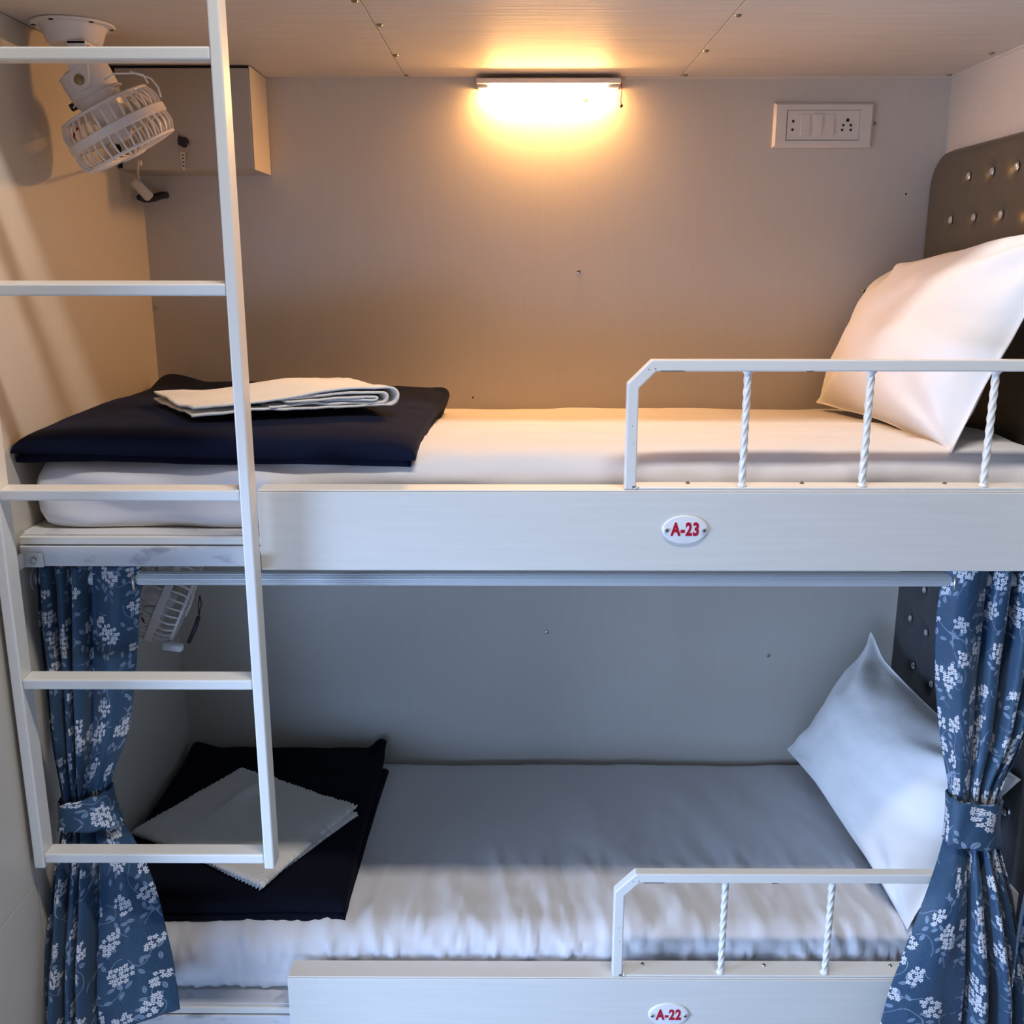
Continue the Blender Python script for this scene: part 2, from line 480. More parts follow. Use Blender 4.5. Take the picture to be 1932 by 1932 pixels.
# ------------------------------------------------------------------ berths
XB0, XB1 = -0.4505, XR - 0.003        # the front board runs from behind the ladder to the right wall
YF = 1.680                            # front face of the boards
def berth(zt, label, deckmat):
    """zt: height of the top of the front board"""
    t = thing('bunk_bed', label, 'bunk bed', (0.05, 2.08, zt - 0.145))
    fb = obj('front_board', rbox(nb(), XB0, XB1, YF, YF + 0.018, zt - 0.145, zt - 0.0035, 0.0015), 'board', t)
    obj('board_cap', rbox(nb(), XB0 + 0.001, XB1, YF + 0.0015, YF + 0.050, zt - 0.003, zt, 0.001, 1), 'edge', t)
    obj('deck', rbox(nb(), XL + 0.003, XB1, 1.735, YB - 0.003, zt - 0.111, zt - 0.089, 0.001, 1), deckmat, t)
    obj('deck_edge', rbox(nb(), XL + 0.010, XB0 + 0.03, 1.703, 1.733, zt - 0.105, zt - 0.0905, 0.0015, 1), 'board', t)
    obj('beam', rbox(nb(), XL + 0.010, XB0 + 0.03, 1.700, 1.733, zt - 0.1445, zt - 0.1075, 0.0015, 1), 'worn', t)
    obj('deck_lip', rbox(nb(), XL + 0.012, XB0 + 0.03, 1.712, 1.750, zt - 0.0903, zt - 0.0875, 0.0006, 1), 'worn', t)
    # inner rail that carries the board
    obj('rail', rbox(nb(), XB0 + 0.035, XB1, YF + 0.019, YF + 0.049, zt - 0.12, zt - 0.0035, 0.001, 1), 'worn', t)
    return t
berth(1.375, 'upper bunk with white wood-grain front board, number plate A-23 on it', 'board')
berth(0.395, 'lower bunk with white wood-grain front board, number plate A-22 on it', 'board')

# ------------------------------------------------------------------ mattresses under white sheets
def mattress(name, label, x0, x1, y0, y1, zb, ztf, seed, wr):
    """ztf(x, y) gives the top height; cross-section in Y-Z swept along X with rounded ends"""
    NY, NX = 84, 210
    def prof(v):
        # closed outline of the section, v in [0,1): bottom back -> bottom front -> front -> top -> back
        h = 0.13
        if v < 0.08: return (y1 - (y1 - y0) * v / 0.08, 0.0)
        if v < 0.30: return (y0, h * (v - 0.08) / 0.22)
        if v < 0.92: return (y0 + (y1 - y0) * (v - 0.30) / 0.62, h)
        return (y1, h * (1 - (v - 0.92) / 0.08))
    def f(u, v):
        x = x0 + (x1 - x0) * u
        y, hz = prof(v)
        fz = hz / 0.13
        top = ztf(x, y)
        z = zb + (top - zb) * fz
        # rounding of front and back edge
        R = 0.045
        dy = min(y - y0, y1 - y)
        dz = top - z
        if dy < R and dz < R:
            a = R - dy; b = R - dz
            L_ = math.hypot(a, b)
            if L_ > R:
                k = R / L_
                sgn = 1 if y - y0 < y1 - y else -1
                y = (y0 + R - a * k) if sgn > 0 else (y1 - R + a * k)
                z = top - R + b * k
        if dy < R and z - zb < 0.02 and y < (y0 + y1) / 2:
            y += (0.02 - (z - zb)) * 0.6
        # rounded ends
        e = min(x - x0, x1 - x)
        if e < 0.05:
            k = 1 - math.sqrt(max(0.0, 1 - (1 - e / 0.05) ** 2))
            cz = zb + 0.06
            z = cz + (z - cz) * (1 - 0.30 * k)
            y = (y0 + y1) / 2 + (y - (y0 + y1) / 2) * (1 - 0.03 * k)
        dy_, dz_ = wr(x, y, z, fz)
        return (x, y + dy_, z + dz_)
    bm = nb()
    V = grid(bm, f, NX, NY, closed_v=True)
    bm.faces.new(V[0]); bm.faces.new(V[-1][::-1])
    o = obj(name, bm, 'sheet', smooth=True)
    return tag(o, label, 'mattress')

def top_u(x, y):
    t = (y - 1.75) / 0.73
    return 1.432 - 0.022 * smooth01((t - 0.25) / 0.75) - 0.010 * smooth01((0.10 - t) / 0.10) - 0.010 * smooth01((-0.35 - x) / 0.3)
def wr_u(x, y, z, fz):
    n1 = fn(x * 5, y * 16 + 3, z * 16, 3)
    # shallow diagonal pulls on the front face at the foot end and below the pillow
    face = smooth01((1.80 - y) / 0.05)
    dia = math.sin((x * 26 + z * 60) + 2 * fn(x * 3, z * 6, 5, 2)) * smooth01((x + 0.9) / 0.1) * smooth01((-0.25 - x) / 0.25)
    dib = math.sin((x * 18 - z * 75) + 2 * fn(x * 3, z * 6, 9, 2)) * smooth01((x - 0.45) / 0.2)
    return (-0.0055 * (dia + 0.7 * dib) * face + 0.0045 * n1 * face - 0.006 * face * smooth01(1 - abs(z - 1.37) / 0.05),
            0.0045 * n1 * smooth01((y - 1.75) / 0.05))
mattress('mattress', 'upper mattress under a smooth white sheet, warmly lit by the wall lamp', -0.868, 0.964, 1.748, 2.486, 1.2875, top_u, 1, wr_u)

def top_l(x, y):
    t = (y - 1.75) / 0.73
    return 0.446 - 0.004 * t - 0.006 * smooth01((0.08 - t) / 0.08)
def wr_l(x, y, z, fz):
    n1 = fn(x * 7, y * 3.2 + 1.3 * x, z * 6 + 4, 3)
    n2 = fn(x * 30 + y * 4, y * 7 + x * 2, z * 10, 3)
    fr = smooth01((2.10 - y) / 0.25)
    face = smooth01((1.80 - y) / 0.05)
    pl = abs(fn(x * 13 + 0.5 * y, y * 2.2 - x * 3.0, 7.7, 2))
    return (-0.016 * abs(n2) * face + 0.004 * n1 * face,
            0.0040 * n1 * (1 - 0.5 * fr) * smooth01((y - 1.76) / 0.05) + (0.0085 * n2 + 0.030 * max(0, 0.18 - pl)) * fr * smooth01((y - 1.74) / 0.04))
mattress('mattress', 'lower mattress under a creased white sheet in bluish shade', -0.880, 0.964, 1.750, 2.486, 0.3075, top_l, 2, wr_l)

# ------------------------------------------------------------------ soft rectangles: pillows, blankets, towels
def pad(bm, A, B, Cc, D, thick, nu=64, nv=48, prof=0.5, pinch=0.05, wrinkle=0.004, wfreq=(6, 6), flange=0.0, under=0.35, seed=0.0, lift=None, power=4, mid=None):
    """closed cushion between four corners A B Cc D (counter-clockwise); top bulges along the normal"""
    A, B, Cc, D = map(Vector, (A, B, Cc, D))
    nrm = (B - A).cross(D - A).normalized()
    if nrm.z < 0 and abs(nrm.z) > 0.2: nrm = -nrm
    def surf(s, t, side):
        a = 2 * s - 1; b = 2 * t - 1
        s2 = 0.5 + 0.5 * a * (1 - pinch * (1 - b * b))
        t2 = 0.5 + 0.5 * b * (1 - pinch * (1 - a * a))
        P = (A * (1 - s2) + B * s2) * (1 - t2) + (D * (1 - s2) + Cc * s2) * t2
        aa = min(1, abs(a) / (1 - flange)); bb = min(1, abs(b) / (1 - flange))
        T = (max(0.0, (1 - aa ** power) * (1 - bb ** power))) ** prof
        off = thick * T * (1.0 if side > 0 else -under)
        n = fn(s * wfreq[0] + seed, t * wfreq[1] + seed * 2, 0.3 * side + seed, 4)
        off += wrinkle * n * (0.3 + 0.7 * T)
        if flange and T <= 0: off += 0.0012 * side
        P = P + nrm * off
        if lift: P = P + lift(s, t)
        return P
    es = 0.0
    def remap(k, n):
        x = k / n
        # denser near the edges
        return 0.5 - 0.5 * math.cos(PI * x) * (0.55 + 0.45 * abs(math.cos(PI * x)))
    top = [[bm.verts.new(surf(remap(i, nu), remap(j, nv), 1)) for j in range(nv + 1)] for i in range(nu + 1)]
    bot = [[(top[i][j] if (i in (0, nu) or j in (0, nv)) and not flange else bm.verts.new(surf(remap(i, nu), remap(j, nv), -1))) for j in range(nv + 1)] for i in range(nu + 1)]
    for i in range(nu):
        for j in range(nv):
            bm.faces.new((top[i][j], top[i + 1][j], top[i + 1][j + 1], top[i][j + 1]))
            bm.faces.new((bot[i][j + 1], bot[i + 1][j + 1], bot[i + 1][j], bot[i][j]))
    if flange:
        def ring(g):
            return [g[i][0] for i in range(nu)] + [g[nu][j] for j in range(nv)] + [g[i][nv] for i in range(nu, 0, -1)] + [g[0][j] for j in range(nv, 0, -1)]
        rt, rb = ring(top), ring(bot)
        for k in range(len(rt)):
            q = (k + 1) % len(rt)
            bm.faces.new((rt[q], rt[k], rb[k], rb[q]))
    return nrm

def pillow_wr(seed):
    def lift(s, t):
        a = 2 * s - 1; b = 2 * t - 1
        # creases running out of the corners
        k = 0.0
        for ca, cb in ((-1, -1), (1, -1), (1, 1), (-1, 1)):
            da = a - ca; db = b - cb
            d = math.hypot(da, db)
            th = math.atan2(db, da)
            k += 0.0085 * math.sin(th * 9 + seed + ca * 2 + cb) * math.exp(-((d - 0.45) / 0.28) ** 2)
        return Vector((-0.7 * k, 0, 0.7 * k))
    return lift

bm = nb()
pad(bm, (0.730, 2.425, 1.428), (0.782, 1.772, 1.424), (0.954, 1.735, 1.825), (0.884, 2.400, 1.757), 0.100, pinch=0.06, wrinkle=0.010, wfreq=(3, 3), flange=0.025, under=0.30, seed=3.1, lift=pillow_wr(0.4), power=2.6, prof=0.62)
tag(obj('pillow', bm, 'pillow', smooth=True), 'plump white pillow leaning against the olive headboard on the upper mattress', 'pillow')
bm = nb()
def lower_lift(s, t):
    b = pillow_wr(1.7)(s, t)
    # the upper back corner stands up as a sharp peak
    return b + Vector((0.0, 0.0, 0.03)) * smooth01((0.16 - s) / 0.16) * smooth01((t - 0.84) / 0.16)
pad(bm, (0.722, 2.430, 0.500), (0.790, 1.758, 0.448), (0.966, 1.738, 0.795), (0.904, 2.400, 0.815), 0.110, pinch=0.09, wrinkle=0.010, wfreq=(3, 3), flange=0.025, under=0.28, seed=5.7, lift=lower_lift, power=2.6, prof=0.62)
tag(obj('pillow', bm, 'pillow', smooth=True), 'white pillow with a pointed corner propped on the lower mattress behind the curtain', 'pillow')

# blankets: thick folded fleece, two folds each
def blanket(label, m, quads, seed):
    bm = nb()
    for k, (q, th, lift, z) in enumerate(quads):
        pad(bm, *q, th, nu=70, nv=50, prof=0.28, pinch=0.012, wrinkle=0.006, wfreq=(4, 3), under=0.12, seed=seed + k * 2.3, lift=lift, power=12)
    return tag(obj('blanket', bm, m, smooth=True), label, 'blanket')
def lift_u(s, t):
    # s along x from the left wall, t from front to back
    return Vector((0, -0.012 * smooth01((0.12 - t) / 0.12), 0.028 * smooth01((0.20 - s) / 0.2) * smooth01((t - 0.80) / 0.2) + 0.010 * smooth01((s - 0.93) / 0.07) * smooth01((t - 0.9) / 0.1) - 0.003 * smooth01((0.10 - s) / 0.10) * smooth01((0.5 - t) / 0.3)
                   - 0.010 * smooth01((0.08 - t) / 0.08) * s))
zu = 1.4400
blanket('folded navy blanket on the upper mattress beside the ladder', 'navy',
        [(((-0.8925, 1.750, zu - 0.024), (-0.190, 1.758, zu - 0.026), (-0.166, 2.330, zu - 0.016), (-0.860, 2.440, zu - 0.018)), 0.032, lift_u, 0),
         (((-0.8935, 1.737, zu - 0.006), (-0.180, 1.747, zu - 0.013), (-0.158, 2.330, zu + 0.006), (-0.862, 2.436, zu + 0.008)), 0.040, lift_u, 0)], 1.0)
def lift_l(s, t):
    return Vector((0, 0, 0.020 * smooth01((0.16 - s) / 0.16) * smooth01((t - 0.84) / 0.16)
                   + 0.030 * smooth01((s - 0.90) / 0.08) * smooth01((t - 0.90) / 0.08)))
zl = 0.447
blanket('folded black-navy blanket on the lower mattress under a white towel', 'black',
        [(((-0.882, 1.778, zl - 0.002), (-0.352, 1.786, zl - 0.002), (-0.340, 2.410, zl - 0.002), (-0.876, 2.470, zl - 0.002)), 0.026, None, 0),
         (((-0.882, 1.776, zl + 0.020), (-0.350, 1.784, zl + 0.020), (-0.352, 2.470, zl + 0.022), (-0.876, 2.472, zl + 0.022)), 0.030, lift_l, 0)], 4.0)

# towels: several thin layers each, scalloped terry edge
def towel_layers(label, layers, seed):
    bm = nb()
    for k, (q, th, lift) in enumerate(layers):
        def lf(s, t, lift=lift, k=k):
            ed = smooth01((0.05 - min(s, 1 - s, t, 1 - t)) / 0.05)
            wv = math.sin(2 * PI * 38 * (t if min(s, 1 - s) < min(t, 1 - t) else s) + k * 2)
            e = Vector((0.0016 * wv * ed, 0.0016 * wv * ed, 0.0022 * wv * ed + 0.0011 * math.sin(s * 190 + k) * math.sin(t * 150 + k * 2)))
            return e + (lift(s, t) if lift else Vector((0, 0, 0)))
        pad(bm, *q, th, nu=110, nv=80, prof=0.35, pinch=0.012, wrinkle=0.0035, wfreq=(3, 3), under=0.25, seed=seed + k * 1.7, lift=lf, power=14)
    return tag(obj('towel', bm, 'towel', smooth=True), label, 'towel')
z0 = 1.492
def sag_u(s, t): return Vector((0, 0, 0.012 * smooth01((s - 0.3) / 0.7) * (1 - 0.4 * t)))
def roll(s, t): return Vector((0, 0, 0.005 * math.sin(s * 9)))
def folded_towel(label, q, r, seed):
    """a towel doubled over at its right end: lower layers, U-turn, upper layers"""
    A, B, Cc, D = [Vector(v) for v in q]
    bm = nb()
    def fold(r, z0, s_start, s_end, sd, tin):
        L_ = ((B - A).length + (Cc - D).length) / 2
        def f(u, v):
            if u < 0.44: s_, zz, ex = u / 0.44, 0.0, 0.0
            elif u < 0.56:
                th = PI * (u - 0.44) / 0.12
                s_, zz, ex = 1.0, r * (1 - math.cos(th)), r * math.sin(th)
            else: s_, zz, ex = 1 - (u - 0.56) / 0.44, 2 * r, 0.0
            up = 1 if u > 0.5 else 0
            sq = s_start + (s_end - s_start) * s_
            v2 = tin + (1 - 2 * tin) * v
            P = (A * (1 - sq) + B * sq) * (1 - v2) + (D * (1 - sq) + Cc * sq) * v2
            P = P + (B - A).normalized() * ex
            # the layers lie closer together away from the fold
            zz *= 0.45 + 0.55 * smooth01((sq - 0.25) / 0.5) if up else 1.0
            lft = smooth01((0.22 - sq) / 0.22)
            n = fn(sq * 4 + sd, v * 3 + up * 3.3, sd, 3)
            # limp left end drops over towards the front
            dz = 0.0035 * n - 0.006 * lft * (1 - v) + 0.006 * math.exp(-((v - 0.75) / 0.2) ** 2) * math.exp(-((sq - 0.62) / 0.2) ** 2) * up
            e = 0.0009 * math.sin(v * 210) * (1 if s_ > 0.02 else 0)
            return P + Vector((0.002 * n, e + 0.004 * n * (1 - v), z0 + zz + dz))
        return f
    for k, (rr, zz, a, b, tin) in enumerate(((r, 0.003, 0.02, 0.985, 0.0), (r * 0.62, 0.003 + r * 0.36, 0.40, 0.955, 0.010), (r * 0.28, 0.003 + r * 0.70, 0.48, 0.92, 0.006))):
        t = bmesh.new()
        grid(t, fold(rr, zz, a, b, seed + k * 2, tin), 150, 70)
        bmesh.ops.recalc_face_normals(t, faces=t.faces)
        bmesh.ops.solidify(t, geom=list(t.faces), thickness=0.0045)
        join(bm, t)
    return tag(obj('towel', bm, 'towel', smooth=True), label, 'towel')
folded_towel('cream-lit white towel, folded flat on the upper navy blanket',
             ((-0.600, 1.800, z0 - 0.006), (-0.236, 1.885, z0 - 0.002), (-0.372, 2.110, z0 - 0.007), (-0.738, 1.995, z0 - 0.005)), 0.0180, 2.0)
z1 = 0.497
towel_layers('white towel with scalloped terry edge, set askew on the lower blanket', [
    (((-0.868, 2.020, z1), (-0.530, 1.815, z1), (-0.372, 2.105, z1), (-0.690, 2.285, z1)), 0.010, None),
    (((-0.872, 2.010, z1 + 0.011), (-0.522, 1.805, z1 + 0.011), (-0.378, 2.120, z1 + 0.012), (-0.700, 2.295, z1 + 0.016)), 0.011,
     lambda s, t: Vector((0, 0, 0.012 * math.exp(-((s - 0.30) / 0.06) ** 2) * smooth01(1 - abs(t - 0.75) / 0.5)))),
    ], 6.0)

# ------------------------------------------------------------------ ladder
LY0, LY1 = 1.615, 1.655
lad = thing('ladder', 'white steel bunk ladder with flat rungs, hung at the left end of the bunks', 'ladder', (-0.665, 1.635, 0.675))
obj('side_rail', rbox(nb(), -0.885, -0.8655, LY0, LY1, 0.677, 2.62, 0.003, 3), 'paint', lad)
obj('side_rail', rbox(nb(), -0.4625, -0.4440, LY0, LY1, 0.677, 2.62, 0.003, 3), 'paint', lad)
for z, tilt in ((2.063, 2), (1.717, 9), (1.381, 5), (1.041, 4), (0.697, 0), (2.40, 2)):
    bm = nb()
    t = nb(); rbox(t, -0.8652, -0.4628, -0.018, 0.018, -0.010, 0.009, 0.003, 3)
    join(bm, t, Matrix.Translation((0, 1.6345, z)) @ Matrix.Rotation(math.radians(tilt), 4, 'X'))
    obj('rung', bm, 'paint', lad)
for x0, x1 in ((-0.8800, -0.8430), (-0.4760, -0.4560)):
    br = obj('bracket', rbox(nb(), x0, x1, 1.6555, 1.6985, 1.232, 1.256, 0.001, 1) if False else rbox(nb(), x0, x1, 1.6950, 1.6985, 1.230, 1.257, 0.0008, 1), 'paint', lad)
    xa = x0 if x0 < -0.8 else x1 - 0.003
    obj('lug', rbox(nb(), x0 if x0 < -.8 else -0.4620, (x0 + 0.004) if x0 < -.8 else -0.4580, 1.6555, 1.6948, 1.230, 1.257, 0.0008, 1), 'paint', br)
    cx = (-0.8575, -0.4665)[x0 > -0.8]
    mt = Matrix.Translation((cx, 1.6950, 1.2435)) @ Matrix.Rotation(PI / 2, 4, 'X')
    bm = nb(); lathe(bm, [(0.0085, 0), (0.0085, 0.0012), (0.0055, 0.0014), (0.0055, 0.0045), (0.0040, 0.0058), (0, 0.0060)], 20, mt)
    obj('bolt', bm, 'dullmetal', br, smooth='auto')

# ------------------------------------------------------------------ guard rails with twisted bars
def guard(zb, zt, x0, x1, xs, label, screws):
    y0, y1 = 1.682, 1.704
    t = thing('guard_rail', label, 'guard rail', ((x0 + x1) / 2, 1.693, zb))
    c, tk = 0.040, 0.0195
    k = tk * math.tan(PI / 8)
    outer = [(x0, zb), (x0, zt - c), (x0 + c, zt), (x1 - c, zt), (x1, zt - c), (x1, zb)]
    inner = [(x1 - tk, zb), (x1 - tk, zt - c - k), (x1 - c - k, zt - tk), (x0 + c + k, zt - tk), (x0 + tk, zt - c - k), (x0 + tk, zb)]
    inner = [(x1 - tk, zb), (x1 - tk, zt - c - k + tk * 0.0), (x1 - c - k, zt - tk), (x0 + c + k, zt - tk), (x0 + tk, zt - c - k), (x0 + tk, zb)]
    bm = nb(); extrude_poly(bm, outer + inner, 'y', y0, y1, 0.0022, 2)
    obj('top_rail', bm, 'paint', t)
    st = obj('base_strip', rbox(nb(), x0 + tk + 0.001, x1 - tk - 0.001, 1.683, 1.7265, zb, zb + 0.0045, 0.0012, 1), 'paint', t)
    for px, py in screws:
        s = screw(st, (px, py, zb + 0.0045), (0, 0, 1), 0.0042)
        slot(s, (px, py, zb + 0.0045), (0, 0, 1), 0.0042)
    ym = 1.693
    za, zc = zb + 0.0045, zt - tk
    for x in xs:
        bm = nb()
        n = 60
        rings = []
        for i in range(n + 1):
            f = i / n
            z = za + (zc - za) * f
            a = f * 2 * PI * 2.4
            ring = []
            for q in range(16):
                # four-lobed section, twisted
                th = 2 * PI * q / 16
                r = 0.0060 * (1 + 0.16 * math.cos(4 * th))
                ring.append(bm.verts.new((x + r * math.cos(th + a), ym + r * math.sin(th + a), z)))
            rings.append(ring)
        for A, B in zip(rings, rings[1:]):
            for q in range(16):
                bm.faces.new((A[q], A[(q + 1) % 16], B[(q + 1) % 16], B[q]))
        bm.faces.new(rings[0][::-1]); bm.faces.new(rings[-1])
        b = obj('twisted_bar', bm, 'paint', t, smooth=True)
        for zz, sg in ((za, 1), (zc, -1)):
            bm = nb()
            lathe(bm, [(0.0098, 0), (0.0088, 0.002 * sg), (0.0070, 0.0042 * sg), (0.0060, 0.006 * sg)], 12, Matrix.Translation((x, ym, zz)))
            obj('weld', bm, 'paint', b, smooth=True)
    # weld beads and chipped paint at the foot of the post
    bm = nb()
    for i in range(7):
        bmesh.ops.create_icosphere(bm, subdivisions=1, radius=0.0022 + 0.0012 * random.random(), matrix=Matrix.Translation((x0 + tk + 0.001 + random.uniform(-0.004, 0.004), y0 + 0.003 + random.uniform(-0.002, 0.003), zb + 0.004 + random.uniform(-0.002, 0.003))))
    obj('weld', bm, 'paint', t, smooth=True)
    bm = nb()
    for px, pz, wd, hg in ((x0 + 0.055, zt - tk, 0.040, 0.0014), (x0 + 0.30, zt - tk, 0.012, 0.0012), (x0 + 0.013, zb + 0.003, 0.006, 0.004), (x0 + 0.045, zt - 0.016, 0.002, 0.002), (x0 + 0.034, zt - 0.017, 0.002, 0.002), (x0 + 0.010, zb + 0.11, 0.0014, 0.002), (x0 + 0.012, zb + 0.08, 0.0014, 0.0014)):
        rbox(bm, px, px + wd, y0 - 0.0002, y0 + 0.002, pz, pz + hg, 0)
    obj('paint_chip', bm, 'chip', t)['kind'] = 'stuff'
    return t
guard(1.3755, 1.5985, 0.186, 0.962, (0.390, 0.598, 0.808), 'white guard rail with twisted bars on the upper bunk board', ((0.30, 1.714), (0.50, 1.714), (0.75, 1.714)))
guard(0.3955, 0.6245, 0.188, 0.962, (0.402, 0.607, 0.815), 'white guard rail with twisted bars on the lower bunk board', ((0.251, 1.714), (0.492, 1.712), (0.743, 1.712)))

# ------------------------------------------------------------------ number plates
def plate(cx, cz, text, label):
    yf = YF
    t = thing('number_plate', label, 'number plate', (cx, yf - 0.002, cz))
    a, b = 0.0400, 0.0255
    bm = nb()
    n = 48
    prof = [(1.0, 0.0), (1.0, -0.0018), (0.96, -0.0030), (0.90, -0.0033)]
    rings = [[bm.verts.new((cx + a * r * math.cos(2 * PI * k / n), yf + d, cz + b * r * math.sin(2 * PI * k / n))) for k in range(n)] for r, d in prof]
    for A, B in zip(rings, rings[1:]):
        for k in range(n):
            bm.faces.new((A[k], A[(k + 1) % n], B[(k + 1) % n], B[k]))
    bm.faces.new(rings[0]); bm.faces.new(rings[-1][::-1])
    obj('plate', bm, 'plate', t, smooth='auto')
    for sx in (-1, 1):
        s = screw(t, (cx + sx * 0.0325, yf - 0.0033, cz - 0.0008), (0, -1, 0), 0.0040, 'dullmetal')
        slot(s, (cx + sx * 0.0325, yf - 0.0033, cz - 0.0008), (0, -1, 0), 0.0040)
    cu = bpy.data.curves.new('lettering_curve', 'FONT')
    cu.body = text; cu.size = 0.0300; cu.align_x = 'CENTER'; cu.align_y = 'CENTER'
    cu.extrude = 0.0003; cu.offset = 0.0012; cu.space_character = 1.10; cu.resolution_u = 4
    tmp = bpy.data.objects.new('tmp_text', cu)
    C.objects.link(tmp)
    dg = bpy.context.evaluated_depsgraph_get()
    me = bpy.data.meshes.new_from_object(tmp.evaluated_get(dg))
    bpy.data.objects.remove(tmp); bpy.data.curves.remove(cu)
    me.transform(Matrix.Translation((cx, yf - 0.0036, cz)) @ Matrix.Rotation(PI / 2, 4, 'X') @ Matrix.Diagonal((0.76, 1.06, 1, 1)))
    bm = nb(); bm.from_mesh(me); bpy.data.meshes.remove(me)
    obj('lettering', bm, 'red', t, label='red characters ' + text)
plate(0.2925, 1.3055, 'A-23', 'oval white plate lettered A-23 in red on the upper bunk board')
plate(0.3010, 0.3130, 'A-22', 'oval white plate lettered A-22 in red on the lower bunk board')

# ------------------------------------------------------------------ curtain rod
RY, RZ, RR = 1.765, 1.1885, 0.0135
bm = nb()
poly = []
for k in range(96):
    r = RR * (1.0 - 0.055 * (1 if (k % 4) < 1 else 0))
    th = 2 * PI * k / 96
    poly.append((RY + r * math.cos(th), RZ + r * math.sin(th)))
extrude_poly(bm, poly, 'x', XL + 0.004, XR - 0.004)
rod = thing('curtain_rod', 'ribbed aluminium curtain rod under the upper bunk board', 'curtain rod', (0.05, RY, RZ))
obj('pipe', bm, 'alu', rod)
for x0, x1 in ((XL + 0.0005, XL + 0.004), (XR - 0.004, XR - 0.0005)):
    bm = nb(); lathe(bm, [(0.024, 0), (0.024, x1 - x0)], 28, Matrix.Translation((x0, RY, RZ)) @ Matrix.Rotation(PI / 2, 4, 'Y'))
    obj('socket', bm, 'alu', rod, smooth='auto')

# ------------------------------------------------------------------ curtains
def interp(rows, z):
    """rows (z, a, b, y) from top to bottom, smooth interpolation"""
    if z >= rows[0][0]: return rows[0][1:]
    for r0, r1 in zip(rows, rows[1:]):
        if z >= r1[0]:
            k = (r0[0] - z) / (r0[0] - r1[0])
            return tuple(a + (b - a) * k for a, b in zip(r0[1:], r1[1:]))
    return rows[-1][1:]
def sm_interp(rows, z, h=0.035):
    acc = [0, 0, 0]
    for k in (-1, -0.5, 0, 0.5, 1):
        q = interp(rows, z + k * h)
        for i in range(3): acc[i] += q[i] / 5
    return acc

def curtain(label, rows, flat_right, nfold, amp, W, hem, tie, flat_cloth=0.24, flat_vis=0.36, fx_bias=0.0, gr=(), seed=0.0):
    ztop, zbot = rows[0][0], rows[-1][0]
    t = thing('curtain', label, 'curtain', ((rows[-1][1] + rows[-1][2]) / 2, rows[-1][3], zbot))
    H = ztop - zbot
    NS, NT = 260, 150
    def pos(s, v):
        q = s if flat_right else 1 - s
        zb = zbot + hem(s)
        z = ztop + (zb - ztop) * v
        xl, xr, yc = sm_interp(rows, z)
        # tightness: 1 at the tie
        tight = math.exp(-((z - tie[0]) / 0.075) ** 2)
        open_ = smooth01((tie[0] - z) / 0.35)
        wid = xr - xl
        fc = flat_cloth
        fv = flat_vis + 0.16 * open_
        lim = 1 - fc
        if q < lim:
            k = q / lim
            ph = 2 * PI * nfold * k
            # folds lie over each other a little
            xk = (k + (0.55 * (math.cos(ph) - 1) - 0.30 * math.sin(2 * ph)) / (2 * PI * nfold) + 0.03 * math.sin(k * 7 + seed))
            xx = xk * (1 - fv)
            a = amp * (1 - 0.55 * tight) * (1 + 0.45 * open_) * (0.80 + 0.25 * math.sin(k * 11 + seed))
            y = a * math.sin(ph + 0.35 * fn(z * 3, k * 3, seed, 2) * 2)
        else:
            k = (q - lim) / fc
            ph0 = 2 * PI * nfold
            xx = (1 - fv) + fv * k
            a = amp * (1 - 0.55 * tight)
            y = a * math.sin(ph0) * (1 - k) - a * 0.75 * math.sin(PI * k * 0.9) * (1 - 0.3 * open_) + a * 0.9 * k * k
        if not flat_right: xx = 1 - xx
        x = xl + wid * max(-0.02, min(1.02, xx))
        n = fn(s * 7 + seed, z * 4, seed, 3)
        # pull-lines just above and below the tie
        y += 0.004 * n * (1 + open_)
        zz = z + 0.004 * fn(s * 5, z * 3, 4 + seed, 2)
        return Vector((x, yc + y, zz))
    bm = nb()
    grid(bm, pos, NS, NT, uvf=lambda s, v: (s * W + seed, (1 - v) * H))
    # cloth thickness
    o = obj('cloth', bm, 'floral', t, smooth=True)
    sol = o.modifiers.new('cloth_thickness', 'SOLIDIFY'); sol.thickness = 0.0012; sol.offset = 0
    # tie-back band: a ribbon around the gathered cloth
    z0, z1, slope, ry = tie
    bm = nb()
    def band(u, v):
        z = (z0 if v == 0 else z1) if v in (0, 1) else z0 + (z1 - z0) * v
        th = 2 * PI * u
        xl, xr, yc = sm_interp(rows, z)
        cx, rx = (xl + xr) / 2, (xr - xl) / 2 + 0.004
        c_, s_ = math.cos(th), math.sin(th)
        x = cx + rx * math.copysign(abs(c_) ** 0.75, c_)
        y = yc + (ry + 0.002 * math.sin(5 * th + v * 3)) * math.copysign(abs(s_) ** 0.75, s_)
        z += slope * (x - cx) / max(rx, 1e-3) * (1.0 - 0.55 * v) + 0.0018 * math.sin(9 * th + 5 * v)
        return Vector((x, y, z))
    grid(bm, band, 96, 16, closed_u=True, uvf=lambda u, v: (u * 0.26 + 0.31 + seed, v * 0.075 + 0.4))
    b = obj('tieback', bm, 'floral', t, smooth=True)
    sol = b.modifiers.new('cloth_thickness', 'SOLIDIFY'); sol.thickness = 0.002; sol.offset = 1
    for gx, gyaw in gr:
        bm = nb()
        mt = Matrix.Translation((gx, RY, RZ - 0.003)) @ Matrix.Rotation(gyaw, 4, 'Z') @ Matrix.Rotation(PI / 2, 4, 'Y')
        sweep(bm, [(0.0215 * math.cos(2 * PI * k / 28), 0.0215 * math.sin(2 * PI * k / 28), 0) for k in range(28)], 0.0030, 8, True, mt)
        obj('grommet', bm, 'metal', t, smooth=True)
    return t

